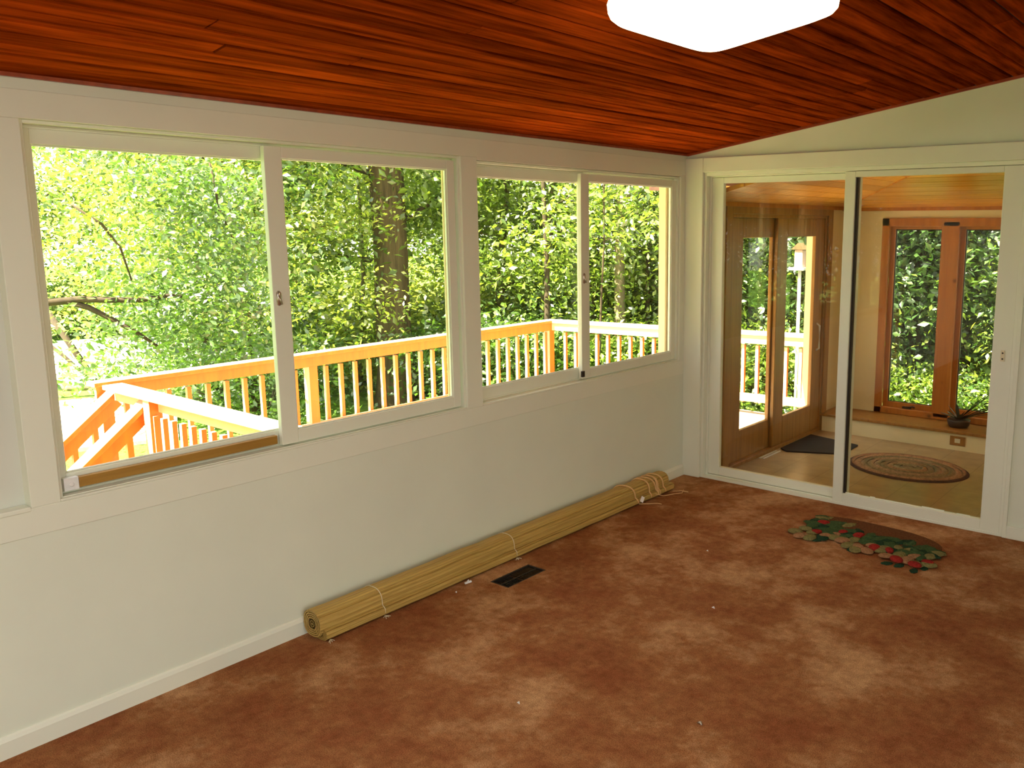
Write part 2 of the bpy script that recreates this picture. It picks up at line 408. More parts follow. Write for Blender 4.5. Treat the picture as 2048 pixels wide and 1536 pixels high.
# wooden security bar lying in the track of window 1
bar = empty('security_bar', (-.036, -3.42, .824), 'long brown wooden bar lying along the bottom track of the left window', 'bar')
mb = MB(); mb.beam((-.036, -3.775, .851), (-.036, -3.035, .851), .022, .036); mb.build('wooden_bar', M['stick'], bar, .003)
mb = MB(); mb.box(-.047, -.022, -3.822, -3.776, .829, .873); mb.tube([(-.022, -3.80, .851), (-.018, -3.80, .851)], .008, 12)
tag(mb.build('end_bracket', M['metal_white'], bar, .002), 'white metal end bracket')

# ------------------------------------------------------------------ sliding door (door_1)
d1 = empty('door_1', ((DX0+DX1)/2, .06, 0), kind='structure')
def frame_xz(mb, y0, y1, x0, x1, z0, z1, l, rr, bt, tp):
    mb.box(x0, x0+l, y0, y1, z0, z1); mb.box(x1-rr, x1, y0, y1, z0, z1)
    mb.box(x0+l, x1-rr, y0, y1, z0, z0+bt); mb.box(x0+l, x1-rr, y0, y1, z1-tp, z1)
mb = MB(); frame_xz(mb, .0, .125, DX0, DX1, -.02, DZ1, .018, .018, .035, .022)
frame_xz(mb, .040, .125, DX0+.018, DX1-.018, .0, DZ1-.02, .014, .012, .02, .008)
mb.build('frame', M['trim'], d1, .002)
def panel(nm, x0, x1, y0, y1, l, rr, bt, tp, zb, zt):
    mb = MB(); frame_xz(mb, y0, y1, x0, x1, zb, zt, l, rr, bt, tp)
    o = mb.build(nm, M['trim'], d1, .003)
    mb = MB(); ym = (y0+y1)/2; mb.box(x0+l-.004, x1-rr+.004, ym-.003, ym+.003, zb+bt-.004, zt-tp+.004)
    mb.build('glass_pane', M['doorglass'], o)
    # rough paint line along the lower glass edge
    return o
pl = panel('rear_panel', DX0+.03, 1.175, .052, .086, .085, .05, .058, .038, .022, 2.020)
pr = panel('front_panel', 1.098, DX1-.018, .004, .046, .064, .104, .066, .034, .008, 2.026)
# dark weatherstrip edge beside the meeting stile
mb = MB(); mb.box(1.1625, 1.176, .018, .040, .074, 1.99); mb.build('weatherstrip', M['dark'], pr)
rp = random.Random(3)
mb = MB()
xx = 1.17
while xx < 1.96:
    w = rp.uniform(.03, .09); mb.box(xx, min(xx+w, 1.98), .0215, .0235, .070, .076+rp.uniform(0, .009)); xx += w
mb.build('paint_smear', M['trim'], pr)
mb = MB(); mb.box(2.030, 2.050, -.001, .004, .985, 1.045); mb.tube([(2.04, -.002, 1.03), (2.04, .002, 1.03)], .005, 8, 1); mb.tube([(2.04, -.002, .998), (2.04, .002, .998)], .005, 8, 1)
mb.build('latch_plate', [M['cream'], M['dark']], pr)

# ------------------------------------------------------------------ room lamp
def cushion_lamp(cx, cy, hx, hy, mat, label, tilt, zfun):
    z0 = zfun(cx)
    root = empty('ceiling_lamp', (cx, cy, z0), label, 'lamp')
    root.rotation_euler = (0, -tilt, 0)
    mb = MB(); n = 64
    def ring(sx, sy, z, p=8.):
        out = []
        for k in range(n):
            t = 2*math.pi*k/n; c, s_ = math.cos(t), math.sin(t)
            out.append((sx*math.copysign(abs(c)**(2/p), c), sy*math.copysign(abs(s_)**(2/p), s_), z))
        return out
    prof = [(.93, -.028), (.975, -.036), (1., -.055), (1., -.078), (.985, -.094), (.94, -.108), (.85, -.118), (.6, -.126), (.3, -.130), (.05, -.131)]
    vs = []
    for s_, z in prof: vs += ring(hx*s_, hy*s_, z)
    fs = []
    for a in range(len(prof)-1):
        for k in range(n): fs.append((a*n+k, a*n+(k+1) % n, (a+1)*n+(k+1) % n, (a+1)*n+k))
    fs.append(tuple(range((len(prof)-1)*n, len(prof)*n)))
    mb.add(vs, fs, 0, True)
    o = mb.build('lamp_diffuser', mat, None); o.parent = root
    mb = MB(); mb.box(-hx*.93, hx*.93, -hy*.93, hy*.93, -.03, .0)
    o = mb.build('lamp_base', M['metal_white'], None, .004); o.parent = root
cushion_lamp(1.762, -2.572, .258, .308, M['lamp'], 'glowing white cushion-shaped square ceiling lamp on the stained wood ceiling', sl, cz)
cushion_lamp(1.775, -5.35, .27, .33, M['fill_lamp'], 'added white cushion fill lamp on the ceiling behind the viewpoint, unseen', sl, cz)  # unseen lamp added to brighten the near walls and carpet

# ------------------------------------------------------------------ things on the carpet
vent = empty('floor_register', (V[0]+.06, (V[2]+V[3])/2, -.02), 'dark brown metal floor vent sunk in the carpet before the bamboo roll', 'vent')
mb = MB()
x0, x1, y0, y1 = V
mb.box(x0, x1, y0, y0+.010, -.03, -.002); mb.box(x0, x1, y1-.010, y1, -.03, -.002); mb.box(x0, x0+.010, y0, y1, -.03, -.002); mb.box(x1-.010, x1, y0, y1, -.03, -.002)
mb.box(x0+.058, x0+.064, y0, y1, -.03, -.006)
mb.build('vent_frame', M['dark'], vent)
vm = plain('vent_brown', (.10, .055, .022), .45, .4)
for k in range(20):
    yy = y0+.018+k*.0126
    mb = MB(); mb.beam((x0+.01, yy, -.012), (x1-.01, yy, -.012), .010, .0016, (0, .35 if k < 10 else 2.2, 1)); mb.build('louver', vm if k >= 9 else M['dark'], vent)
mb = MB(); mb.box(x0+.001, x1-.001, y0+.001, y1-.001, -.119, -.10); mb.build('duct', M['dark'], vent)

# bamboo shade rolled up
roll = empty('rolled_bamboo_shade', (.088, -1.68, 0), 'long rolled-up tan bamboo shade lying on the carpet along the baseboard', 'blind')
def rollmesh(yc0, yc1, cxx, czz, ra, rb, nsl, seed, turns=2.6, p=2.6):
    rr_ = random.Random(seed); mb = MB(); n = nsl*3
    prof = []
    for k in range(n):
        t = 2*math.pi*k/n
        c, s_ = math.cos(t), math.sin(t)
        x_ = ra*math.copysign(abs(c)**(2/p), c); z_ = rb*math.copysign(abs(s_)**(2/p), s_)
        q = 1+(.020 if k % 3 == 1 else -.014)
        if k in (int(n*.115), int(n*.9)): q -= .15      # lap lines
        prof.append((cxx+x_*q, czz+z_*q))
    ys = [yc0+(yc1-yc0)*j/24 for j in range(25)]; vs = []
    wob = [(rr_.uniform(-.002, .002), rr_.uniform(-.0015, .0015)) for _ in ys]
    for j, y in enumerate(ys):
        for (a, b_) in prof: vs.append((a+wob[j][0], y, max(.002, b_+wob[j][1])))
    m_ = len(prof); fs = []
    for j in range(24):
        for k in range(m_): fs.append((j*m_+k, j*m_+(k+1) % m_, (j+1)*m_+(k+1) % m_, (j+1)*m_+k))
    mb.add(vs, fs, 0, False)
    # spiral ends
    for yy, sg in ((yc0, -1), (yc1, 1)):
        last = None; vs = []; 
        for layer in range(6):
            s0 = 1-layer*.16
            if s0 <= .15: break
            for k in range(24):
                t = 2*math.pi*k/24; c, s_ = math.cos(t), math.sin(t)
                pp = (cxx+ra*s0*math.copysign(abs(c)**(2/p), c), czz+rb*s0*math.copysign(abs(s_)**(2/p), s_))
                qq = (cxx+ra*(s0-.10)*math.copysign(abs(c)**(2/p), c), czz+rb*(s0-.10)*math.copysign(abs(s_)**(2/p), s_))
                vs += [(pp[0], yy, pp[1]), (qq[0], yy, qq[1])]
        L_ = len(vs)//48
        for a in range(L_):
            o = a*48
            fs2 = [(o+2*k, o+2*((k+1) % 24), o+2*((k+1) % 24)+1, o+2*k+1) for k in range(24)]
            mb.add(vs[o:o+48], [tuple(i_-o for i_ in q) for q in fs2])
            if a+1 < L_:
                inner = [vs[o+2*k+1] for k in range(24)]; outer2 = [vs[o+48+2*k] for k in range(24)]
                mb.add([(q[0], q[1]-sg*.008, q[2]) for q in inner]+[(q[0], q[1]-sg*.008, q[2]) for q in outer2], [(k, (k+1) % 24, 24+(k+1) % 24, 24+k) for k in range(24)])
        c0 = [(cxx+(q[0]-cxx)*.35, q[1], czz+(q[2]-czz)*.35) for q in [vs[2*k] for k in range(24)]]
        mb.add(c0, [tuple(range(24))])
    return mb
rollmesh(-3.0, -.40, .081, .068, .058, .056, 22, 1).build('roll', M['bamboo'], roll)
rollmesh(-2.985, -.36, .112, .026, .046, .0245, 16, 2, p=3.).build('lower_fold', M['bamboo'], roll)
def loop(y, skew=0., lift=.004):
    pts = []
    for k in range(19):
        t = R(200)-R(250)*k/18
        c, s_ = math.cos(t), math.sin(t)
        x_ = .081+(.058+lift)*math.copysign(abs(c)**(2/2.6), c); z_ = .068+(.056+lift)*math.copysign(abs(s_)**(2/2.6), s_)
        if x_ > .10 and z_ < .05: x_ = max(x_, .158)
        pts.append((x_, y+skew*k/18, max(z_, .008)))
    return pts
for k, (y, s_) in enumerate(((-.86, .10), (-.66, .04), (-.64, .10), (-.57, .05), (-.56, .02), (-.53, .07))):
    mb = MB(); mb.tube(loop(y, s_, .006), .0046, 6); mb.build('cord', M['cord'], roll)
for pts in ([(.160, -.76, .012), (.20, -.70, .005), (.235, -.66, .004), (.26, -.66, .004)],
            [(.160, -.58, .03), (.18, -.52, .006), (.21, -.44, .004), (.24, -.39, .004), (.21, -.33, .004)],
            [(.17, -.40, .004), (.21, -.36, .005), (.26, -.35, .004)]):
    mb = MB(); mb.tube(pts, .0028, 6); mb.build('cord', M['cord'], roll)
mb = MB(); mb.tube(loop(-1.86, .015, .003), .002, 6); mb.build('tie_string', M['cream'], roll)
mb = MB(); mb.tube(loop(-2.70, .015, .003), .002, 6); mb.build('tie_string', M['cream'], roll)
for y in (-1.85, -2.69, -2.97):
    mb = MB(); rr_ = random.Random(int(y*100))
    for k in range(6): mb.tube([(.158, y, .01), (.165+rr_.uniform(0, .02), y+rr_.uniform(-.02, .02), .006)], .0013, 5)
    mb.build('frayed_knot', M['cream'], roll)
mb = MB(); mb.beam((.168, -.745, .022), (.160, -.715, .046), .022, .003, (1, 0, 1)); tag(mb.build('paper_tag', M['white'], roll), 'small white paper tag')

mb = MB(); mb.beam((.185, -2.238, .010), (.197, -2.206, .014), .011, .008); mb.tube([(.19, -2.225, .016), (.192, -2.219, .024)], .003, 8)
tag(mb.build('plastic_clip', M['white'], None, .001), 'tiny white plastic clip on the carpet beside the floor vent', 'clip')
for (x, y, s_, lab) in ((.218, -2.325, .006, 'tiny pale crumb of lint on the carpet left of the floor vent'), (1.282, -1.748, .008, 'white speck of lint in the middle of the carpet'),
                  (.898, -1.165, .006, 'small pale speck of lint on the carpet between the vent and the door'), (1.122, -2.855, .007, 'pale speck of lint on the carpet near the front of the room'),
                  (1.721, -2.576, .011, 'grey crumb on the carpet at the front right')):
    mb = MB(); rr_ = random.Random(int(x*1000)); mb.tube([(x-s_, y, .003), (x, y+s_*.3, .006), (x+s_*.8, y-.3*s_, .003)], [s_*.2, s_*.55, s_*.25], 7)
    tag(mb.build('lint_speck', M['white'] if 'grey' not in lab else M['chrome']), lab, 'lint')

# hooked mat with leaves and fruit
def blob(mb, cx, cy, a, b_, ang, z, h, mat, leaf=False):
    n = 14; vs = []; ca, sa = math.cos(ang), math.sin(ang)
    for ringk, (s_, hz) in enumerate(((1., .0), (.96, .5), (.75, .85), (.4, 1.))):
        for k in range(n):
            t = 2*math.pi*k/n; c, s2 = math.cos(t), math.sin(t)
            rr_ = 1. if not leaf else (1-.0*abs(s2))*(1 if k % 2 else .86)
            px_, py_ = a*s_*rr_*c, b_*s_*rr_*s2*(1-(.45*abs(c)**2 if leaf else 0))
            vs.append((cx+px_*ca-py_*sa, cy+px_*sa+py_*ca, z+h*hz))
    vs.append((cx, cy, z+h*1.02)); fs = []
    for q in range(3):
        for k in range(n): fs.append((q*n+k, q*n+(k+1) % n, (q+1)*n+(k+1) % n, (q+1)*n+k))
    for k in range(n): fs.append((3*n+k, 3*n+(k+1) % n, 4*n))
    mb.add(vs, fs, mat, True)
mb = MB(); rr_ = random.Random(21)
pts = []
for k in range(40):
    t = 2*math.pi*k/40; c, s_ = math.cos(t), math.sin(t)
    pts.append((1.52+.385*math.copysign(abs(c)**.75, c)+.0*s_, -.43+.185*math.copysign(abs(s_)**.75, s_)-.10*math.cos(t)*.35))
mb.prism(pts, 2, .001, .010, 0)
def mx(tu, tv):     # rug space: tu along the length 0..1, tv 0 back .. 1 front
    return (1.15+.76*tu, -.235-.475*tv-.035*(tu-.5))
def ruggy(n, u0, u1, v0, v1, mats, a0, a1, leaf, h=.010):
    for _ in range(n):
        q = mx(rr_.uniform(u0, u1), rr_.uniform(v0, v1)); a = rr_.uniform(a0, a1)
        blob(mb, q[0], q[1], a, a*rr_.uniform(.45, .65) if leaf else a*rr_.uniform(.7, .9), rr_.uniform(0, 6.3), .006+rr_.uniform(0, .004), h, rr_.choice(mats), leaf)
ruggy(46, .02, .98, .38, .68, [1, 1, 1, 2], .045, .075, True)
ruggy(16, .0, .30, .18, .55, [1, 1, 3], .04, .065, True)
ruggy(12, .75, 1., .45, .8, [1, 2, 3], .04, .06, True)
for k in range(15):
    tu = k/14; q = mx(tu, .86+.10*math.sin(k*1.1)); blob(mb, q[0], q[1], .045, .034, k*.7, .007, .014, [3, 5, 3, 2, 3, 5, 3][k % 7])
for k in range(13):
    tu = (k+.5)/13; q = mx(tu, .70+.06*math.sin(k*1.9)); blob(mb, q[0], q[1], .042, .03, k*.9, .008, .012, [3, 3, 1, 5][k % 4])
for tu, tv, a in ((.10, .40, .045), (.14, .74, .036), (.30, .56, .034), (.42, .55, .048), (.60, .80, .05), (.705, .78, .038), (.80, .98, .05), (.93, 1.0, .045), (.99, .86, .04)):
    q = mx(tu, tv); blob(mb, q[0], q[1], a*.85, a*.62, tu*3, .012, .015, 4)
for tu, tv in ((.72, .95), (.86, .9), (.5, .88), (.22, .8)):
    q = mx(tu, tv); blob(mb, q[0], q[1], .04, .028, tu*5, .012, .012, 5)
for tu, tv in ((.2, .93), (.47, .98), (.76, 1.1), (.95, 1.12), (.99, .98), (.84, 1.08)):
    q = mx(tu, tv); blob(mb, q[0], q[1], .034, .022, tu*5, .002, .008, 2, True)
tag(mb.build('hooked_mat', RUG), 'small brown mat edged with green leaves and red fruit, before the sliding door', 'mat')

# ------------------------------------------------------------------ next room
FZ = -.13; NY = 2.65; RYS = 2.30; NX = 3.4
mb = MB(); mb.box(-.0, NX, .125, NY+.1, FZ-.08, FZ); S(mb.build('floor_next_room', M['tile']))
SY0, SY1, SZ1 = .60, 2.30, 1.80
mb = MB()
mb.box(XO, 0, .13, SY0, FZ-.2, 1.99); mb.box(XO, 0, SY1, NY+.1, FZ-.2, 1.99); mb.box(XO, 0, SY0, SY1, SZ1, 1.99); mb.box(XO, 0, SY0, SY1, FZ-.2, FZ)
S(mb.build('wall_left_next_room', M['nextwall']))
CW = (.37, 1.56, .055, 1.745)     # casement opening on back wall
mb = MB()
mb.box(0, CW[0], NY, NY+.12, FZ, 1.9); mb.box(CW[1], NX, NY, NY+.12, FZ, 1.9); mb.box(CW[0], CW[1], NY, NY+.12, FZ, CW[2]); mb.box(CW[0], CW[1], NY, NY+.12, CW[3], 1.9)
S(mb.build('wall_far_next_room', M['nextwall']))
mb = MB(); mb.box(NX, NX+.1, .13, NY+.1, FZ-.1, 2.6); S(mb.build('wall_right_next_room', M['nextwall']))
# bench with wooden top
mb = MB(); mb.box(.0, NX, RYS, NY, FZ, .010); S(mb.build('trim_%d' % i, M['nextwall'])); i += 1
mb = MB(); mb.box(.0, NX, RYS-.02, NY-.001, .010, .034); S(mb.build('trim_%d' % i, M['oak'], bevel=.004)); i += 1
mb = MB(); mb.box(.0, .012, SY1+.12, RYS, FZ, FZ+.07); mb.box(0, .012, .13, SY0-.1, FZ, FZ+.07); S(mb.build('baseboard_next_room', M['oak']))
# hipped pine ceiling
ZA, ZB, SLP = 1.885, 1.862, .25
mb = MB(); rnd = random.Random(9)
bw = .12
def board(P, nrm=.03):
    vs = [tuple(p) for p in P]+[(p[0], p[1], p[2]+nrm) for p in P]
    n = len(P)
    mb.add(vs, [tuple(range(n)), tuple(range(2*n-1, n-1, -1))]+[(k, (k+1) % n, (k+1) % n+n, k+n) for k in range(n)])
zA = lambda x_: ZA-.012+SLP*x_
zB = lambda y_: ZB+SLP*(NY-y_)
xx = 0.
while xx < NY-.14:
    a, c = xx+.003, min(xx+bw-.003, NY-.13)
    board([(a, .13, zA(a)), (c, .13, zA(c)), (c, NY-c, zA(c)), (a, NY-a, zA(a))]); xx += bw
yy = .13
while yy < NY:
    a, c = yy+.003, min(yy+bw-.003, NY)
    board([(NY-a, a, zB(a)), (NX, a, zB(a)), (NX, c, zB(c)), (NY-c, c, zB(c))]); yy += bw
S(mb.build('ceiling_next_room', M['pine_y']))
mb = MB(); mb.box(XO, NX+.1, .13, NY+.12, 2.62, 2.7); S(mb.build('roof_next_room', M['eave']))
mb = MB(); mb.beam((0.012, .13, ZA-.02), (0.012, NY, ZA-.02), .024, .035); mb.beam((0, NY-.012, ZB-.008), (NX, NY-.012, ZB-.008), .024, .03); S(mb.build('trim_%d' % i, M['pine_frame'])); i += 1

# patio slider in the left wall of the next room
d2 = empty('door_2', (0, (SY0+SY1)/2, FZ), kind='structure')
mb = MB()
mb.box(0, .016, SY0-.09, SY0+.004, FZ, SZ1+.07); mb.box(0, .016, SY1-.004, SY1+.09, FZ, SZ1+.07); mb.box(0, .016, SY0, SY1, SZ1-.004, SZ1+.07)
mb.build('casing', M['oak'], d2, .004)
mb = MB(); frame_yz(mb, XO-.01, -.001, SY0, SY1, FZ, SZ1, .035, .035, .03, .03); mb.build('frame', M['oak'], d2, .002)
for nm, a, c, xa, xb in (('rear_panel', SY0+.035, 1.50, -.078, -.046), ('front_panel', 1.37, SY1-.035, -.042, -.010)):
    mb = MB(); st = .27 if nm == 'rear_panel' else .145
    if nm == 'rear_panel':
        frame_yz(mb, xa, xb, a, c, FZ+.03, SZ1-.03, .235, .15, .235, .15)
    else:
        frame_yz(mb, xa, xb, a, c, FZ+.03, SZ1-.03, .175, .175, .235, .15)
    o = mb.build(nm, M['oak'], d2, .004)
    la, ra_ = (.235, .15) if nm == 'rear_panel' else (.175, .175)
    mb = MB(); mb.box((xa+xb)/2-.003, (xa+xb)/2+.003, a+la-.005, c-ra_+.005, FZ+.03+.23, SZ1-.03-.145); mb.build('glass_pane', M['glass'], o)
mb = MB(); mb.tube([(-.012, 2.17, .62), (.018, 2.17, .64), (.018, 2.17, .84), (-.012, 2.17, .86)], .009, 8); tag(mb.build('handle', M['white'], d2), 'white pull handle')
mb = MB(); frame_yz(mb, XO-.10, XO-.019, SY0-.05, SY1+.05, FZ-.04, SZ1+.05, .06, .09, .05, .06); mb.build('outer_casing', M['exttrim'], d2)

# casement windows in back wall (window_3)
w3 = empty('window_3', ((CW[0]+CW[1])/2, NY, CW[2]), kind='structure')
mb = MB()
mb.box(CW[0]-.0, CW[0]+.065, NY-.018, NY+.02, CW[2]-.02, CW[3]+.03); mb.box(CW[1]-.065, CW[1], NY-.018, NY+.02, CW[2]-.02, CW[3]+.03)
mb.box(CW[0], CW[1], NY-.018, NY+.02, CW[3]-.04, CW[3]+.03); mb.box(CW[0], CW[1], NY-.018, NY+.02, CW[2]-.02, CW[2]+.035)
mb.box(.90, 1.035, NY-.018, NY+.11, CW[2], CW[3])
mb.build('casing', M['pine_frame'], w3, .004)
for a, c in ((CW[0]+.06, .905), (1.03, CW[1]-.06)):
    mb = MB(); frame_xz(mb, NY+.03, NY+.075, a, c, CW[2]+.03, CW[3]-.035, .045, .032, .052, .03)
    o = mb.build('sash', M['pine_frame'], w3, .003)
    mb = MB(); frame_xz(mb, NY+.045, NY+.062, a+.043, c-.030, CW[2]+.080, CW[3]-.063, .009, .006, .006, .012); mb.build('gasket', M['dark'], o)
    mb = MB(); mb.box(a+.044, c-.031, NY+.050, NY+.054, CW[2]+.08, CW[3]-.062); mb.build('glass_pane', M['glass'], o)
    if a < 1:
        mb = MB(); xm = (a+c)/2; mb.box(xm-.045, xm+.03, NY+.004, NY+.03, CW[2]+.036, CW[2]+.052); mb.tube([(xm, NY+.012, CW[2]+.05), (xm+.05, NY+.0, CW[2]+.062), (xm+.07, NY+.0, CW[2]+.055)], .006, 8)
        mb.build('crank_handle', M['dark'], o)
# outlet
ou = empty('electrical_outlet', (1.215, RYS, -.05), 'brown outlet plate with cream socket set sideways in the bench front', 'outlet')
mb = MB(); mb.box(1.155, 1.279, RYS-.006, RYS, -.088, -.010); mb.build('cover_plate', M['oak'], ou, .002)
mb = MB(); mb.box(1.195, 1.240, RYS-.010, RYS-.005, -.066, -.030); mb.build('socket', M['cream'], ou, .002)
# mats
mb = MB(); mb.prism([(.10, 1.41), (.52, 1.60), (.50, 1.95), (.02, 2.06), (.02, 1.47)], 2, FZ+.001, FZ+.012)
tag(mb.build('door_mat', M['black']), 'black door mat on the tile floor inside the patio slider', 'mat')
fr = empty('track_plate', (0, 1.3, FZ), 'short white slotted metal plate on the floor under the patio slider', 'plate')
for xx in (.012, .044):
    mb = MB(); mb.box(xx, xx+.014, 1.10, 1.40, FZ+.001, FZ+.007); mb.build('rail_strip', M['metal_white'], fr)
n = 48; mb = MB()
for k in range(9):
    s0 = 1-k*.11
    pts = []
    for q in range(n):
        t = 2*math.pi*q/n; pts.append((s0, t))
    zz = .004+.004*(k % 2)
    outer = [(.46*s0*math.cos(t), .37*s0*math.sin(t)) for s0, t in pts]
    inner = [(.46*(s0-.105)*math.cos(t), .37*(s0-.105)*math.sin(t)) for s0, t in pts]
    vs = [(p[0], p[1], .001) for p in outer]+[((p[0]+q[0])/2, (p[1]+q[1])/2, .014) for p, q in zip(outer, inner)]+[(q[0], q[1], .006) for q in inner]
    fs = []
    for a in range(2):
        for q in range(n): fs.append((a*n+q, a*n+(q+1) % n, (a+1)*n+(q+1) % n, (a+1)*n+q))
    if k == 8: fs.append(tuple(range(2*n, 3*n)))
    mb.add(vs, fs, 0, True)
o = mb.build('braided_rug', M['braid']); o.location = (1.06, 1.54, FZ+.001); o.rotation_euler = (0, 0, R(-6))
tag(o, 'oval braided wool rug on the tile floor of the next room', 'rug')
# potted plant on bench
pp = empty('potted_plant', (1.17, 2.47, .034), 'dark spiky plant in a low dark bowl on the window bench', 'plant')
mb = MB(); mb.tube([(1.17, 2.47, .034), (1.17, 2.47, .05), (1.17, 2.47, .09), (1.17, 2.47, .10)], [.07, .085, .095, .09], 20); mb.build('bowl', M['dark'], pp, .0)
mb = MB(); rr_ = random.Random(4)
for k in range(34):
    an = rr_.uniform(-.35, .35) if k < 16 else rr_.uniform(0, 6.28); Ln = rr_.uniform(.38, .56) if k < 16 else rr_.uniform(.08, .18); el = rr_.uniform(.35, .95) if k < 16 else rr_.uniform(.3, 1.3)
    p0 = Vector((1.17, 2.47, .095)); d = Vector((math.cos(an)*math.cos(el), -abs(math.sin(an))*math.cos(el)*.4, math.sin(el))); sd = d.cross(Vector((0, 0, 1))).normalized()
    vs = []; ns = 6
    for j in range(ns+1):
        t = j/ns; p = p0+d*(Ln*t)+Vector((0, 0, -.12*Ln*t*t)); w = .026*(1-t)**.6*(.6+t*1.2)
        vs += [p-sd*w, p+Vector((0, 0, -.004)), p+sd*w]
    fs = []
    for j in range(ns): fs += [(3*j, 3*j+1, 3*j+4, 3*j+3), (3*j+1, 3*j+2, 3*j+5, 3*j+4)]
    mb.add(vs, fs, 0, True)
mb.build('leaves', M['plant'], pp)
cushion_lamp(2.3, .9, .2, .2, M['lamp2'], 'round-cornered warm ceiling lamp in the next room hidden by the door header', 0, lambda x_: zB(.9)-.0)

# ------------------------------------------------------------------ house exterior
mb = MB(); mb.box(XO-.02, XO, RY, 0.0, -1.2, W1[2]-.04); mb.box(XO-.02, XO, RY, 0, W1[3]+.04, 2.3); mb.box(XO-.02, XO, RY, W1[0]-.04, W1[2]-.04, W1[3]+.04)
mb.box(XO-.02, XO, W1[1]+.04, W2[0]-.04, W1[2]-.04, W1[3]+.04); mb.box(XO-.02, XO, W2[1]+.04, SY0-.04, W1[2]-.04, W1[3]+.04); mb.box(XO-.02, XO, 0, SY0-.04, -1.2, 2.1)
mb.box(XO-.02, XO, SY0-.04, SY1+.04, SZ1+.04, 2.1); mb.box(XO-.02, XO, SY1+.04, NY+.14, -1.2, 2.1); mb.box(XO-.02, XO, SY0-.04, SY1+.04, -1.2, FZ-.03)
S(mb.build('wall_exterior', M['ext']))
mb = MB(); mb.prism([(.2, 2.36), (-.62, 2.20), (-.62, 2.12), (-.16, 2.12)], 1, RY-.3, .1); S(mb.build('roof_eave', M['eave']))
mb = MB(); mb.prism([(0, 2.16), (-.5, 2.06), (-.5, 1.962), (-.16, 1.962)], 1, .28, NY+.5); S(mb.build('roof_eave_next_room', M['eave']))

# ------------------------------------------------------------------ deck
DZ = -.29; PX = -4.0; PY = 3.17; QY = -2.10
mb = MB(); yy = QY-.02; rnd = random.Random(2)
while yy < PY+.08:
    mb.box(-.175, PX-.08, yy+.003, yy+.137, DZ-.035, DZ); yy += .14
mb.box(-.18, PX-.05, QY-.02, QY+.02, DZ-.25, DZ-.036); mb.box(PX-.06, PX-.02, QY, PY, DZ-.25, DZ-.036); mb.box(-.18, PX-.05, PY+.04, PY+.08, DZ-.25, DZ-.036)
S(mb.build('deck_floor', M['deckfloor']))
mb = MB()
for (x, y) in ((PX+.1, QY+.1), (PX+.1, -.2), (PX+.1, 1.6), (PX+.1, PY-.05), (-2., PY-.05), (-2., QY+.1)): mb.box(x-.045, x+.045, y-.045, y+.045, -1.3, DZ-.036)
S(mb.build('deck_posts', M['deckfloor']))
def rail(name, label, a, c, posts, bal, inward, cap_ext=(0, 0), zb=-.16):
    """a,c: 3D ends on the cap top line; inward: unit vector pointing to the deck"""
    a = Vector(a); c = Vector(c); d = (c-a); Ln = d.length; d.normalize(); inn = Vector(inward)
    root = empty(name, ((a+c)/2).to_tuple()[:2]+(DZ,), label, 'railing', 'deck railings')
    up = Vector((0, 0, 1))
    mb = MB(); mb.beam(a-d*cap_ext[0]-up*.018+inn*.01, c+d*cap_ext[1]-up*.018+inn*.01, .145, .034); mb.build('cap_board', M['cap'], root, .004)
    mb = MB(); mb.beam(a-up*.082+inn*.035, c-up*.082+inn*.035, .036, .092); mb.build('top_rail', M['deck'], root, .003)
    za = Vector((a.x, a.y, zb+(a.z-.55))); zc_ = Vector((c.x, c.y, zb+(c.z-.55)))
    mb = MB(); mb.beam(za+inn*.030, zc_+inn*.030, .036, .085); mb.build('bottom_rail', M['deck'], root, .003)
    for t in posts:
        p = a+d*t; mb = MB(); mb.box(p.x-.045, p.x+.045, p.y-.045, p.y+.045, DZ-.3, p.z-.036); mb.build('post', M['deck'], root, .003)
    first = None
    for t in bal:
        p = a+d*t-inn*.008
        if first is None:
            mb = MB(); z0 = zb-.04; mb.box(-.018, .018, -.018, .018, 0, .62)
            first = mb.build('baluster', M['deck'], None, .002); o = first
        else: o = first.copy(); COL.objects.link(o)
        o.parent = root; o.location = (p.x-root.location.x, p.y-root.location.y, (zb-.06+(p.z-.55))-root.location.z)
    return root
postY = [-2.055, -.25, 1.55, 3.125]
balY = [-.081+.165*k for k in range(-11, 20)]
balY = [y for y in balY if -1.98 < y < 3.06 and all(abs(y-p) > .06 for p in postY)]
ax, ay = PX, QY
rail('deck_railing', 'long orange wooden deck railing parallel to the windows, seen through all the panes', (PX, QY-.03, .53), (PX, PY+.03, .552), [p-(QY-.03) for p in postY], [y-(QY-.03) for y in balY], (1, 0, 0), (.02, .03))
farx = [PX+.22+.1665*k for k in range(0, 22)]
rail('deck_railing', 'sunlit orange deck railing crossing beyond the right window, from the corner post to the house', (PX+.03, PY, .552), (-.25, PY, .63), [1.75, 3.68], [x-(PX+.03) for x in farx if abs(x-(PX+1.78)) > .06 and x < -.38], (0, -1, 0), (.10, 0))
perx = [-3.09+.13*k for k in range(0, 22)]
rail('deck_railing', 'short orange deck railing with sunlit cap running from the stairs toward the house', (PX+.24, QY, .535), (-.25, QY, .515), [.63, 3.47], [x-(PX+.24) for x in perx if x < -.4], (0, 1, 0), (.0, 0))
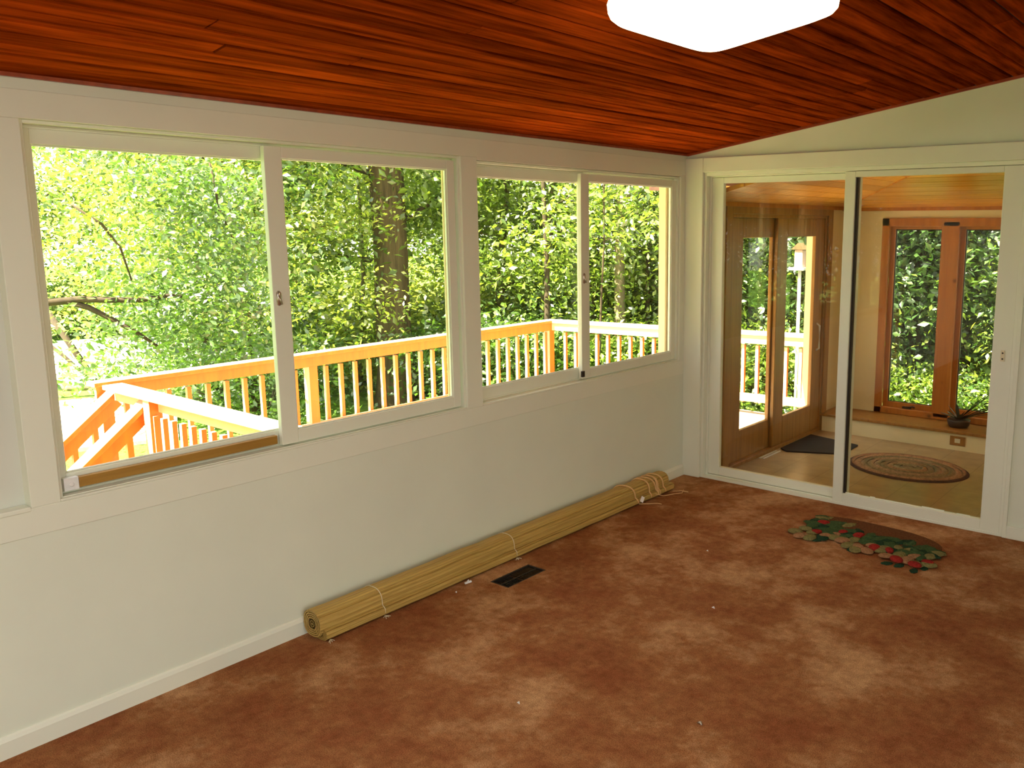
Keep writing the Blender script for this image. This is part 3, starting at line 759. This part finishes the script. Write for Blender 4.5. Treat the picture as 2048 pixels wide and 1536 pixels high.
# end piece of differently weathered cap near house
# stairs going down toward -y
st = empty('deck_stairs', (-3.6, -2.5, -1.), 'weathered wooden stairs going down from the deck corner to the grass', 'stairs')
for k in range(4):
    y = QY-.06-.26*k; z = DZ-.18*(k+1)
    mb = MB(); mb.box(-3.98, -3.22, y-.27, y, z-.035, z); mb.build('tread', M['deckfloor'], st, .003)
for x in (-3.99, -3.21):
    mb = MB(); mb.prism([(QY-.02, DZ-.03), (QY-.02, DZ-.32), (QY-1.0, -1.0), (QY-1.10, -1.0), (QY-1.10, -.90)], 0, x-.02, x+.02); mb.build('stringer', M['deck'], st)
def stair_rail(x, ya, za, yb, zb_, label, newel, lower):
    root = empty('stair_railing', (x, (ya+yb)/2, -1.), label, 'railing', 'stair railings')
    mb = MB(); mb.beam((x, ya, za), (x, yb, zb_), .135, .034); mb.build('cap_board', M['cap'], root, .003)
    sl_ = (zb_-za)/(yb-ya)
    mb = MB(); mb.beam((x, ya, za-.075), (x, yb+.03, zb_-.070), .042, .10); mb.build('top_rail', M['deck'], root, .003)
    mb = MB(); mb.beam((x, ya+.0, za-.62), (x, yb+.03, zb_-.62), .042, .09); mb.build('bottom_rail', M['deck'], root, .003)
    for yy in newel:
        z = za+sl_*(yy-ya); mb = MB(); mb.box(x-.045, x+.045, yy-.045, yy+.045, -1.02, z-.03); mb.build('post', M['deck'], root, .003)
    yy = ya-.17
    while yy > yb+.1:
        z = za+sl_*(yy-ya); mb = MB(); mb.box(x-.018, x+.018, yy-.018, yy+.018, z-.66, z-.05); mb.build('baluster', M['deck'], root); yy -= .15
    return root
stair_rail(-3.84, -2.04, .47, -2.56, .05, 'outer sloping orange stair railing at the left edge of the left window', [-2.50], 0)
stair_rail(-3.25, -2.06, .485, -2.98, -.26, 'inner sloping stair railing with bright sunlit cap, nearer the house', [-2.92], 0)

# ------------------------------------------------------------------ grounds
def patch(name, pts, z0, z1, mat): 
    mb = MB(); mb.prism(pts, 2, z0, z1); return S(mb.build(name, mat))
gx = np.linspace(-60, 40, 61); gy = np.linspace(-40, 60, 61); vs = []; fs = []
def gh(x, y):
    h = -1.0+.04*math.sin(x*.7)*math.cos(y*.6)
    d = y-2.
    if d > 0 and x > -14: h -= min(d*.06, 1.0)
    return h
for y in gy:
    for x in gx: vs.append((x, y, gh(x, y)))
for j in range(60):
    for k in range(60): fs.append((j*61+k, j*61+k+1, (j+1)*61+k+1, (j+1)*61+k))
mb = MB(); mb.add(vs, fs, 0, True); S(mb.build('ground', M['grass']))
def pol(az, d, z=0): return (CAM[0]+d*math.cos(R(az)), CAM[1]+d*math.sin(R(az)), z)
def arc(a0, a1, r0, r1, n=10):
    o = [pol(a0+(a1-a0)*k/n, r0)[:2] for k in range(n+1)]; i_ = [pol(a1-(a1-a0)*k/n, r1)[:2] for k in range(n+1)]
    return o+i_
patch('driveway', arc(154.3, 178, 12.1, 15.6), -1.15, -.93, M['gravel'])
M['dim_ground'] = paint('bounce_damping_ground', (.035, .026, .018), .95, .4, .8, 60)  # near-black colour for unseen ground, added to cut bounce light indoors
patch('dim_ground_right', [(RX+.14, -30), (38, -30), (38, 20), (RX+.14, 20)], -1.12, -.90, M['dim_ground'])  # added outside the right openings to keep ground bounce off the ceiling
patch('dim_ground_rear', [(-1.5, -9), (RX+.14, -9), (RX+.14, RY-.3), (-1.5, RY-.3)], -1.12, -.90, M['dim_ground'])  # unseen dark patch added behind the rear wall, also against ground bounce
patch('gravel_yard', arc(153.6, 178, 16.9, 23.8), -1.15, -.925, M['gravel'])

# ------------------------------------------------------------------ vegetation
def leafmesh(name, centers, per, spread, size, mat, flat=.6, seed=0, long=1.6):
    rg = np.random.default_rng(seed); C_ = np.repeat(np.array(centers), per, axis=0); n = len(C_)
    sp = np.array(spread); P = C_+rg.normal(0, 1, (n, 3))*sp*.5
    up = rg.normal(0, 1, (n, 3)); up[:, 2] += 1.2/flat*.6; up /= np.linalg.norm(up, axis=1)[:, None]
    d = np.cross(up, rg.normal(0, 1, (n, 3))); d /= np.linalg.norm(d, axis=1)[:, None]
    s = np.cross(up, d); sz = size*rg.uniform(.6, 1.3, (n, 1))
    v0 = P-d*sz*.5*long; v1 = P+s*sz*.42+up*sz*.14-d*sz*.1; v2 = P+d*sz*.5*long; v3 = P-s*sz*.42+up*sz*.14-d*sz*.1
    vs = np.stack([v0, v1, v2, v3], 1).reshape(-1, 3)
    me = bpy.data.meshes.new(name)
    me.vertices.add(4*n); me.vertices.foreach_set('co', vs.ravel().astype(np.float32))
    idx = (np.arange(n)*4)[:, None]+np.array([[0, 1, 2, 0, 2, 3]]); me.loops.add(6*n); me.loops.foreach_set('vertex_index', idx.ravel().astype(np.int32))
    me.polygons.add(2*n); me.polygons.foreach_set('loop_start', (np.arange(2*n)*3).astype(np.int32)); me.polygons.foreach_set('loop_total', np.full(2*n, 3, np.int32))
    me.update(); me.validate(); me.materials.append(mat); return me
def trunkmesh(name, h, rad, seed, mat, lean=.05, branches=7, kink=.08, b0=.25):
    rr_ = random.Random(seed); mb = MB(); pts = []; x = y = 0.
    for k in range(10):
        t = k/9; pts.append((x, y, t*h)); x += rr_.uniform(-kink, kink)+lean*h/9; y += rr_.uniform(-kink, kink)
    rs = [rad*(1.35 if k == 0 else 1-.75*k/9) for k in range(10)]; mb.tube(pts, rs, 10)
    tips = []
    for q in range(branches):
        t = rr_.uniform(b0, .95); k = int(t*9); p = Vector(pts[k]); an = rr_.uniform(0, 6.28); Ln = rr_.uniform(1.0, 2.2)*(h/8)
        bp_ = [p]; d = Vector((math.cos(an), math.sin(an), rr_.uniform(.1, .6))).normalized()
        for j in range(5):
            d = (d+Vector((rr_.uniform(-.25, .25), rr_.uniform(-.25, .25), rr_.uniform(-.2, .12)))).normalized(); bp_.append(bp_[-1]+d*Ln/5)
        r0 = rs[k]*.38; mb.tube(bp_, [r0*(1-.8*j/5) for j in range(6)], 6); tips += [tuple(b) for b in bp_[2:]]
    return mb, tips
def clumps(n, rad, z0, z1, seed, tips=()):
    rg = np.random.default_rng(seed); th = rg.uniform(0, 6.283, n); rr_ = rad*np.sqrt(rg.uniform(.02, 1, n)); z = rg.uniform(z0, z1, n)
    c = np.stack([rr_*np.cos(th), rr_*np.sin(th), z], 1)
    if len(tips): c = np.concatenate([c, np.array(tips)]); 
    return c
def put(obj_name, me, parent):
    o = bpy.data.objects.new(obj_name, me); COL.objects.link(o); o.parent = parent; return o
def copy_tree(o, parent=None):
    c = o.copy(); COL.objects.link(c); c.parent = parent
    for ch in list(o.children): copy_tree(ch, c)
    return c
PROTO = {}
def proto(kind):
    """meshes (trunk, foliage) per kind of tree"""
    if kind in PROTO: return PROTO[kind]
    K = {
     'maple':   dict(h=9., rad=.10, bark='bark2', leaf='leafA', n=60, per=230, R=2.3, z=(.9, 8.5), sp=(1.0, 1.0, .42), size=.066, br=9),
     'yellow':  dict(h=8., rad=.08, bark='bark', leaf='leafB', n=60, per=230, R=2.4, z=(.8, 8.), sp=(1.0, 1.0, .42), size=.064, br=8),
     'deep':    dict(h=9., rad=.10, bark='darkbark', leaf='leafC', n=66, per=240, R=2.3, z=(.7, 8.5), sp=(1.0, 1.0, .42), size=.066, br=8),
     'conifer': dict(h=9., rad=.12, bark='darkbark', leaf='leafD', n=95, per=150, R=1.7, z=(.0, 8.5), sp=(.9, .9, .35), size=.07, br=10),
    }[kind]
    sd = hash_(kind)
    mb, tips = trunkmesh('trunk', K['h'], K['rad'], sd, None, .01, K['br'])
    to = mb.build('trunk', M[K['bark']]); tme = to.data; bpy.data.objects.remove(to)
    fme = leafmesh('foliage', clumps(K['n'], K['R'], K['z'][0], K['z'][1], sd, tips), K['per'], K['sp'], K['size'], M[K['leaf']], seed=sd)
    PROTO[kind] = (tme, fme); return PROTO[kind]
def hash_(s): return sum(ord(c)*(i_+1) for i_, c in enumerate(s)) % 1000
FIRST = {}
def tree(kind, az, d, sc_, rot, label, cat='tree', group='trees in the woods around the deck'):
    x, y, _ = pol(az, d); z = gh(x, y)-.05
    if kind not in FIRST:
        root = empty('tree', (x, y, z)); t, fo = proto(kind); put('trunk', t, root); put('foliage', fo, root); FIRST[kind] = root
    else: root = copy_tree(FIRST[kind])
    root.location = (x, y, z); root.scale = (sc_, sc_, sc_*1.0); root.rotation_euler = (0, 0, rot)
    tag(root, label, cat, group); return root

# ring of woods: (kind, azimuth, distance, scale)
W = []
rg = random.Random(31)
def ring(a0, a1, step, d0, d1, kinds, s0, s1):
    a = a0
    while a < a1:
        W.append((rg.choice(kinds), a+rg.uniform(-.6, .6), rg.uniform(d0, d1), rg.uniform(s0, s1))); a += step
ring(135, 153.5, 3.6, 13.5, 16.5, ['maple', 'yellow', 'maple', 'deep'], .9, 1.15)
ring(124, 135, 4.2, 13.5, 15, ['maple', 'yellow'], .9, 1.)
ring(136, 154, 6., 18.5, 22, ['yellow', 'maple', 'deep'], 1.1, 1.4)
ring(138, 152, 4.5, 26, 31, ['yellow', 'maple', 'yellow'], 1.4, 1.7)
ring(155, 170, 5., 26.5, 28, ['maple', 'yellow'], 1., 1.3)
ring(113, 122, 3.2, 14, 17, ['deep', 'maple'], .9, 1.1)
ring(105.5, 113, 2.2, 12.4, 13.6, ['conifer'], .9, 1.1)
ring(96, 105.5, 3., 13.5, 15, ['yellow', 'maple'], .9, 1.1)
ring(92, 118, 5., 19, 23, ['yellow', 'maple'], 1.2, 1.5)
LOOK = {'maple': 'mid-green pale-trunked tree', 'yellow': 'bright yellow-green tree', 'deep': 'deep green dark-trunked tree', 'conifer': 'dark dense evergreen'}
def where(az, d):
    if az < 113: w = "beyond the next room's casement windows"
    elif az < 123: w = "beyond the next room's patio slider"
    elif az < 129: w = 'outside the right window, right pane'
    elif az < 135: w = 'outside the right window, left pane'
    elif az < 141: w = 'outside the left window, right of thick trunk'
    elif az < 149.5: w = 'outside the left window, left of thick trunk'
    else: w = 'outside the left window, left pane'
    return w
W = [q for q in W if not (abs(q[1]-141.5) < 4.2*14/q[2]*1.15 and q[2] < 17)]
W.sort(key=lambda q: (q[1], q[2])); seen = {}
for q in W:
    key = (q[0], where(q[1], q[2])); seen.setdefault(key, []).append(q)
ORD = ['nearest', 'second nearest', 'third nearest', 'fourth nearest', 'fifth nearest', 'sixth nearest', 'seventh nearest', 'farthest', 'ninth', 'tenth']
for (kind, wh), qs in seen.items():
    qs.sort(key=lambda q: q[2])
    for j, q in enumerate(qs):
        pre = '' if len(qs) == 1 else ', '+ORD[j]+' such'
        tree(kind, q[1], q[2], q[3], rg.uniform(0, 6.28), LOOK[kind]+' '+wh+pre)

for az, d, kd, sc_ in ((235, 23, 'conifer', 1.3), (238.5, 25, 'conifer', 1.4), (242, 22.5, 'conifer', 1.3), (245.5, 25, 'conifer', 1.4), (249, 23, 'conifer', 1.3), (240.5, 30, 'maple', 1.5), (247.5, 31, 'maple', 1.5)):
    x, y = 3.16+d*math.cos(R(az)), 4.96+d*math.sin(R(az)); root = copy_tree(FIRST[kd]); root.location = (x, y, gh(x, y)-.5); root.scale = (sc_,)*3; root.rotation_euler = (0, 0, az)
    tag(root, 'dark evergreen seen only mirrored in the sliding door glass' if kd == 'conifer' else 'leafy tree seen only mirrored in the sliding door glass', 'tree', 'mirrored evergreens' if kd == 'conifer' else 'mirrored leafy trees')
# the thick trunk
x, y, _ = pol(141.5, 14.0); root = empty('large_tree', (x, y, gh(x, y)-.05), 'very thick straight brown tree trunk rising behind the deck railing', 'tree')
mb = MB(); rr_ = random.Random(8)
hs = [0, .3, .8, 1.6, 2.6, 3.6, 4.6, 6, 8, 11]; rs = [.36, .30, .27, .255, .25, .245, .24, .23, .21, .17]; of = [0, .0, .02, .0, .01, -.02, -.03, -.05, -.04, 0]
pts = [(of[k], 0, h) for k, h in enumerate(hs)]
fine = []; fr_ = []
for k in range(len(hs)-1):
    for j in range(6):
        t = j/6; fine.append((of[k]+(of[k+1]-of[k])*t, 0, hs[k]+(hs[k+1]-hs[k])*t)); fr_.append(rs[k]+(rs[k+1]-rs[k])*t)
o0 = len(mb.v); mb.tube(fine, fr_, 40)
for k in range(o0, len(mb.v)):
    v = Vector(mb.v[k]); an = math.atan2(v.y, v.x); ro = 1+.045*math.sin(an*17+v.z*1.1)+.03*math.sin(an*9-v.z*2.3)
    mb.v[k] = (v.x*ro, v.y*ro, v.z)
o = mb.build('trunk', M['bark'], None); o.parent = root
mb = MB(); tips = []
side = Vector((math.cos(R(141.5+90)), math.sin(R(141.5+90)), 0))
for sg, z0, Ln, dz in ((1, 2.3, 1.9, .25), (-1, 2.9, 1.5, .35), (1, 3.6, 2.4, .3), (-1, 4.4, 2.2, .3), (1, 5.5, 2.6, .5), (-1, 6.5, 2.6, .5)):
    p = Vector((0, 0, z0)); bp_ = [p]; d = (side*sg+Vector((0, 0, dz))).normalized()
    for j in range(6):
        d = (d+Vector((rr_.uniform(-.18, .18), rr_.uniform(-.18, .18), rr_.uniform(-.12, .18)))).normalized(); bp_.append(bp_[-1]+d*Ln/6)
    mb.tube(bp_, [.05*(1-.8*j/6) for j in range(7)], 7); tips += [tuple(b) for b in bp_[2:]]
o = mb.build('branches', M['darkbark'], None); o.parent = root
put('foliage', leafmesh('foliage', [t for t in tips]*2, 90, (1.2, 1.2, .4), .09, M['leafA'], seed=77), root)

# slim trunks seen through the panes
for az, d, rad, h, lean, mat, lab in ((131.4, 12.5, .05, 7, -.05, 'darkbark', 'slim dark leaning trunk behind the left pane of the right window'), (126.9, 12.8, .10, 7.5, .0, 'bark2', 'pale grey slim trunk behind the right pane of the right window'),
      (128.2, 11.6, .02, 6, .03, 'darkbark', 'thin dark sapling behind the right pane of the right window'), (125.3, 13.6, .04, 7, .02, 'darkbark', 'slim dark trunk beside the pale one behind the right pane of the right window'),
      (153.9, 17.5, .10, 7, .0, 'bark2', 'pale trunk behind the left pane of the left window, above the rail end'), (143.8, 15.5, .05, 6, .02, 'bark2', 'slim pale trunk just left of the thick trunk'),
      (151.6, 14.5, .05, 6, .02, 'darkbark', 'slim dark trunk behind the left pane of the left window')):
    x, y, _ = pol(az, d); mb, tips = trunkmesh('t', h, rad, int(az*10), None, lean, 5, .05, .4)
    root = empty('sapling', (x, y, gh(x, y)-.05), lab, 'tree')
    o = mb.build('trunk', M[mat], None); o.parent = root
    put('foliage', leafmesh('foliage', tips, 90, (.8, .8, .4), .06, M['leafA'], seed=int(az*7)), root)

# near drooping tree at the left with a long dark branch
x, y, _ = pol(163.5, 9.5); root = empty('drooping_tree', (x, y, gh(x, y)), 'near tree reaching in from the left with long dark branches before the lawn', 'tree')
mb = MB(); mb.tube([(0, 0, 0), (.05, 0, 2), (0, .05, 4), (.1, 0, 7)], [.14, .12, .10, .05], 10); o = mb.build('trunk', M['darkbark'], None); o.parent = root
def P3(az, d, z): 
    q = pol(az, d, z); return (q[0]-x, q[1]-y, q[2]-gh(x, y))
mb = MB()
zb = 1.71-.62
B1 = [P3(162.5, 9.5, 1.05), P3(160.3, 9.4, 1.02), P3(158.6, 9.4, 1.04), P3(157, 9.3, 1.03), P3(155.6, 9.3, 1.02), P3(154.0, 9.3, 1.06), P3(152.6, 9.3, 1.0)]
mb.tube(B1, [.045, .038, .032, .028, .024, .018, .01], 7)
B2 = [P3(159.3, 9.4, 1.03), P3(158.2, 9.4, .96), P3(157.0, 9.35, .83), P3(156., 9.3, .72), P3(155.0, 9.3, .58)]
mb.tube(B2, [.03, .027, .024, .02, .012], 7)
B3 = [P3(158.6, 9.4, 1.9), P3(157.2, 9.4, 1.72), P3(156.4, 9.4, 1.5), P3(156., 9.4, 1.2)]; mb.tube(B3, [.012, .014, .012, .008], 6)
B4 = [P3(151.5, 9.2, 2.3), P3(151.2, 9.2, 1.9), P3(150.6, 9.2, 1.6), P3(150, 9.2, 1.5)]; mb.tube(B4, [.012, .012, .01, .008], 6)
o = mb.build('branches', M['darkbark'], None); o.parent = root
cc = []; cdk = []
for az, d, z, n in ((152.5, 9.4, 1.15, 5), (151., 9.4, .9, 5), (153.5, 9.5, .75, 5), (150.5, 9.5, 1.5, 5), (151.5, 9.3, 2.0, 7), (153.5, 9.4, 2.1, 6), (150.2, 9.5, .4, 3), (152.5, 9.6, .45, 3),
                    (156, 9.5, 1.95, 3), (158, 9.6, 2.1, 3), (159.6, 9.5, 1.6, 2), (158.4, 9.5, 1.5, 1), (155.4, 9.5, 1.35, 2), (154.2, 9.5, .9, 2)):
    for _ in range(n): (cdk if az < 154.4 else cc).append(P3(az+rg.uniform(-.9, .9), d+rg.uniform(-.5, .5), z+rg.uniform(-.22, .22)))
put('foliage', leafmesh('foliage', cc, 150, (.55, .55, .24), .042, M['leafB'], seed=5), root)
put('foliage', leafmesh('foliage', cdk, 190, (.55, .55, .24), .042, M['leafC'], seed=15), root)

# bushes
def bush_proto(nm, leaf, n, Rr, h, size, seed, per=130):
    root = empty('bush', (0, 0, 0)); mb = MB(); rr_ = random.Random(seed)
    for k in range(7):
        an = rr_.uniform(0, 6.28); mb.tube([(0, 0, 0), (math.cos(an)*Rr*.3, math.sin(an)*Rr*.3, h*.5), (math.cos(an)*Rr*.55, math.sin(an)*Rr*.55, h*.9)], [.02, .014, .006], 6)
    o = mb.build('stems', M['darkbark'], None); o.parent = root
    put('foliage', leafmesh('foliage', clumps(n, Rr, .1, h, seed), per, (.7, .7, .35), size, M[leaf], seed=seed), root); return root
BP = {'deep': bush_proto('a', 'leafC', 26, 1.3, 1.5, .065, 3, 200), 'bright': bush_proto('b', 'leafA', 26, 1.3, 1.4, .065, 4, 200), 'pale': bush_proto('c', 'leafB', 26, 1.4, 1.3, .062, 6, 200)}
BL = {'deep': 'dark green bush', 'bright': 'mid-green bush', 'pale': 'pale yellow-green bush'}
used = set(); bl = []
def bring(a0, a1, step, d0, d1, kinds, s0, s1):
    a = a0
    while a < a1: bl.append((rg.choice(kinds), a+rg.uniform(-.5, .5), rg.uniform(d0, d1), rg.uniform(s0, s1))); a += step
bring(124, 150, 2.6, 13.0, 14.2, ['deep', 'bright', 'deep'], .8, 1.05)
bring(123, 153, 4.2, 15., 17., ['bright', 'deep', 'pale'], 1., 1.35)
bring(112, 123, 2.8, 12.4, 13.4, ['deep', 'bright'], .9, 1.1)
bring(155, 168, 2.2, 24.8, 25.6, ['bright', 'deep', 'pale'], .7, .95)
bring(98, 112, 2.6, 11.6, 12.4, ['deep', 'bright'], .7, .85)
bl = [q for q in bl if not (abs(q[1]-141.5) < 6.5 and q[2] < 14.4)]
bseen = {}
for q in bl: bseen.setdefault((q[0], where(q[1], q[2])), []).append(q)
for (kind, wh), qs in bseen.items():
    qs.sort(key=lambda q: q[2])
    for j, q in enumerate(qs):
        if kind in used: root = copy_tree(BP[kind])
        else: root = BP[kind]; used.add(kind)
        x, y, _ = pol(q[1], q[2]); root.location = (x, y, gh(x, y)-.05); root.scale = (q[3],)*3; root.rotation_euler = (0, 0, rg.uniform(0, 6.28))
        pre = '' if len(qs) == 1 else ', '+ORD[j]+' such'
        tag(root, BL[kind]+' '+wh+pre, 'bush', 'bushes under the trees')
# leaning poles and edging beyond the driveway
for a, c, rad, lab in (((160.6, 17.2, .55), (158.2, 16.4, -.85), .05, 'thick leaning bare pole beyond the driveway'), ((160.9, 17.4, -.05), (158.3, 16.8, -.9), .03, 'thin leaning bare pole below the thick one beyond the driveway')):
    A = pol(*a); B = pol(*c); mb = MB(); mb.tube([A, ((A[0]+B[0])/2, (A[1]+B[1])/2, (A[2]+B[2])/2+.03), B], rad, 8)
    tag(mb.build('fallen_pole', M['darkbark']), lab, 'pole')
mb = MB(); mb.tube([pol(160.5, 16.4, -.86), pol(158.5, 16.3, -.88), pol(156.7, 16.2, -.86)], .05, 8); tag(mb.build('landscape_log', M['bark2']), 'long low log edging the far side of the driveway', 'log')
# bird feeder on a pole outside the patio slider
x, y = -1.52, 5.0; bf = empty('bird_feeder', (x, y, gh(x, y)), 'pinkish bird feeder with white tray on a grey pole beyond the patio slider', 'feeder')
mb = MB(); mb.tube([(x, y, gh(x, y)-.03), (x, y, 1.17)], .022, 8); mb.build('pole', M['metal_white'], bf)
mb = MB(); mb.box(x-.055, x+.055, y-.055, y+.055, 1.2, 1.42); mb.build('hopper', plain('pink_plastic', (.75, .5, .42), .5), bf, .01)
mb = MB(); mb.box(x-.11, x+.09, y-.09, y+.09, 1.165, 1.2); mb.build('tray', M['white'], bf, .005)
mb = MB(); mb.prism([(x-.09, 1.42), (x+.09, 1.42), (x, 1.50)], 1, y-.08, y+.08); mb.build('roof', M['bark'], bf)

# ------------------------------------------------------------------ light
w = bpy.data.worlds.new('world'); sc.world = w; w.use_nodes = True; nt = w.node_tree
bg = nt.nodes['Background']; sky = N(nt, 'ShaderNodeTexSky')
sky.sky_type = 'NISHITA'; sky.sun_disc = False; sky.sun_elevation = R(58); sky.sun_rotation = R(200); sky.dust_density = 2.5; sky.ozone_density = .6
hs_ = N(nt, 'ShaderNodeMix', data_type='RGBA'); hs_.inputs[0].default_value = .65; L(nt, sky.outputs['Color'], hs_.inputs[6]); hs_.inputs[7].default_value = (9., 8.6, 7.8, 1)
L(nt, hs_.outputs[2], bg.inputs['Color']); bg.inputs['Strength'].default_value = .38
sd = bpy.data.lights.new('sun', 'SUN'); so = bpy.data.objects.new('sun', sd); COL.objects.link(so)
sd.energy = 34.; sd.angle = R(.6); sd.color = (1., .90, .68)
dv = Vector((-.30, -1., 1.55)).normalized(); so.rotation_euler = dv.to_track_quat('Z', 'Y').to_euler()
sc.view_settings.view_transform = 'Standard'; sc.view_settings.look = 'None'; sc.view_settings.gamma = 1; sc.view_settings.exposure = .38
sc.view_settings.use_curve_mapping = False
sc.cycles.use_denoising = True; sc.cycles.max_bounces = 10; sc.cycles.diffuse_bounces = 5; sc.cycles.transparent_max_bounces = 24
sc.cycles.sample_clamp_indirect = 6.
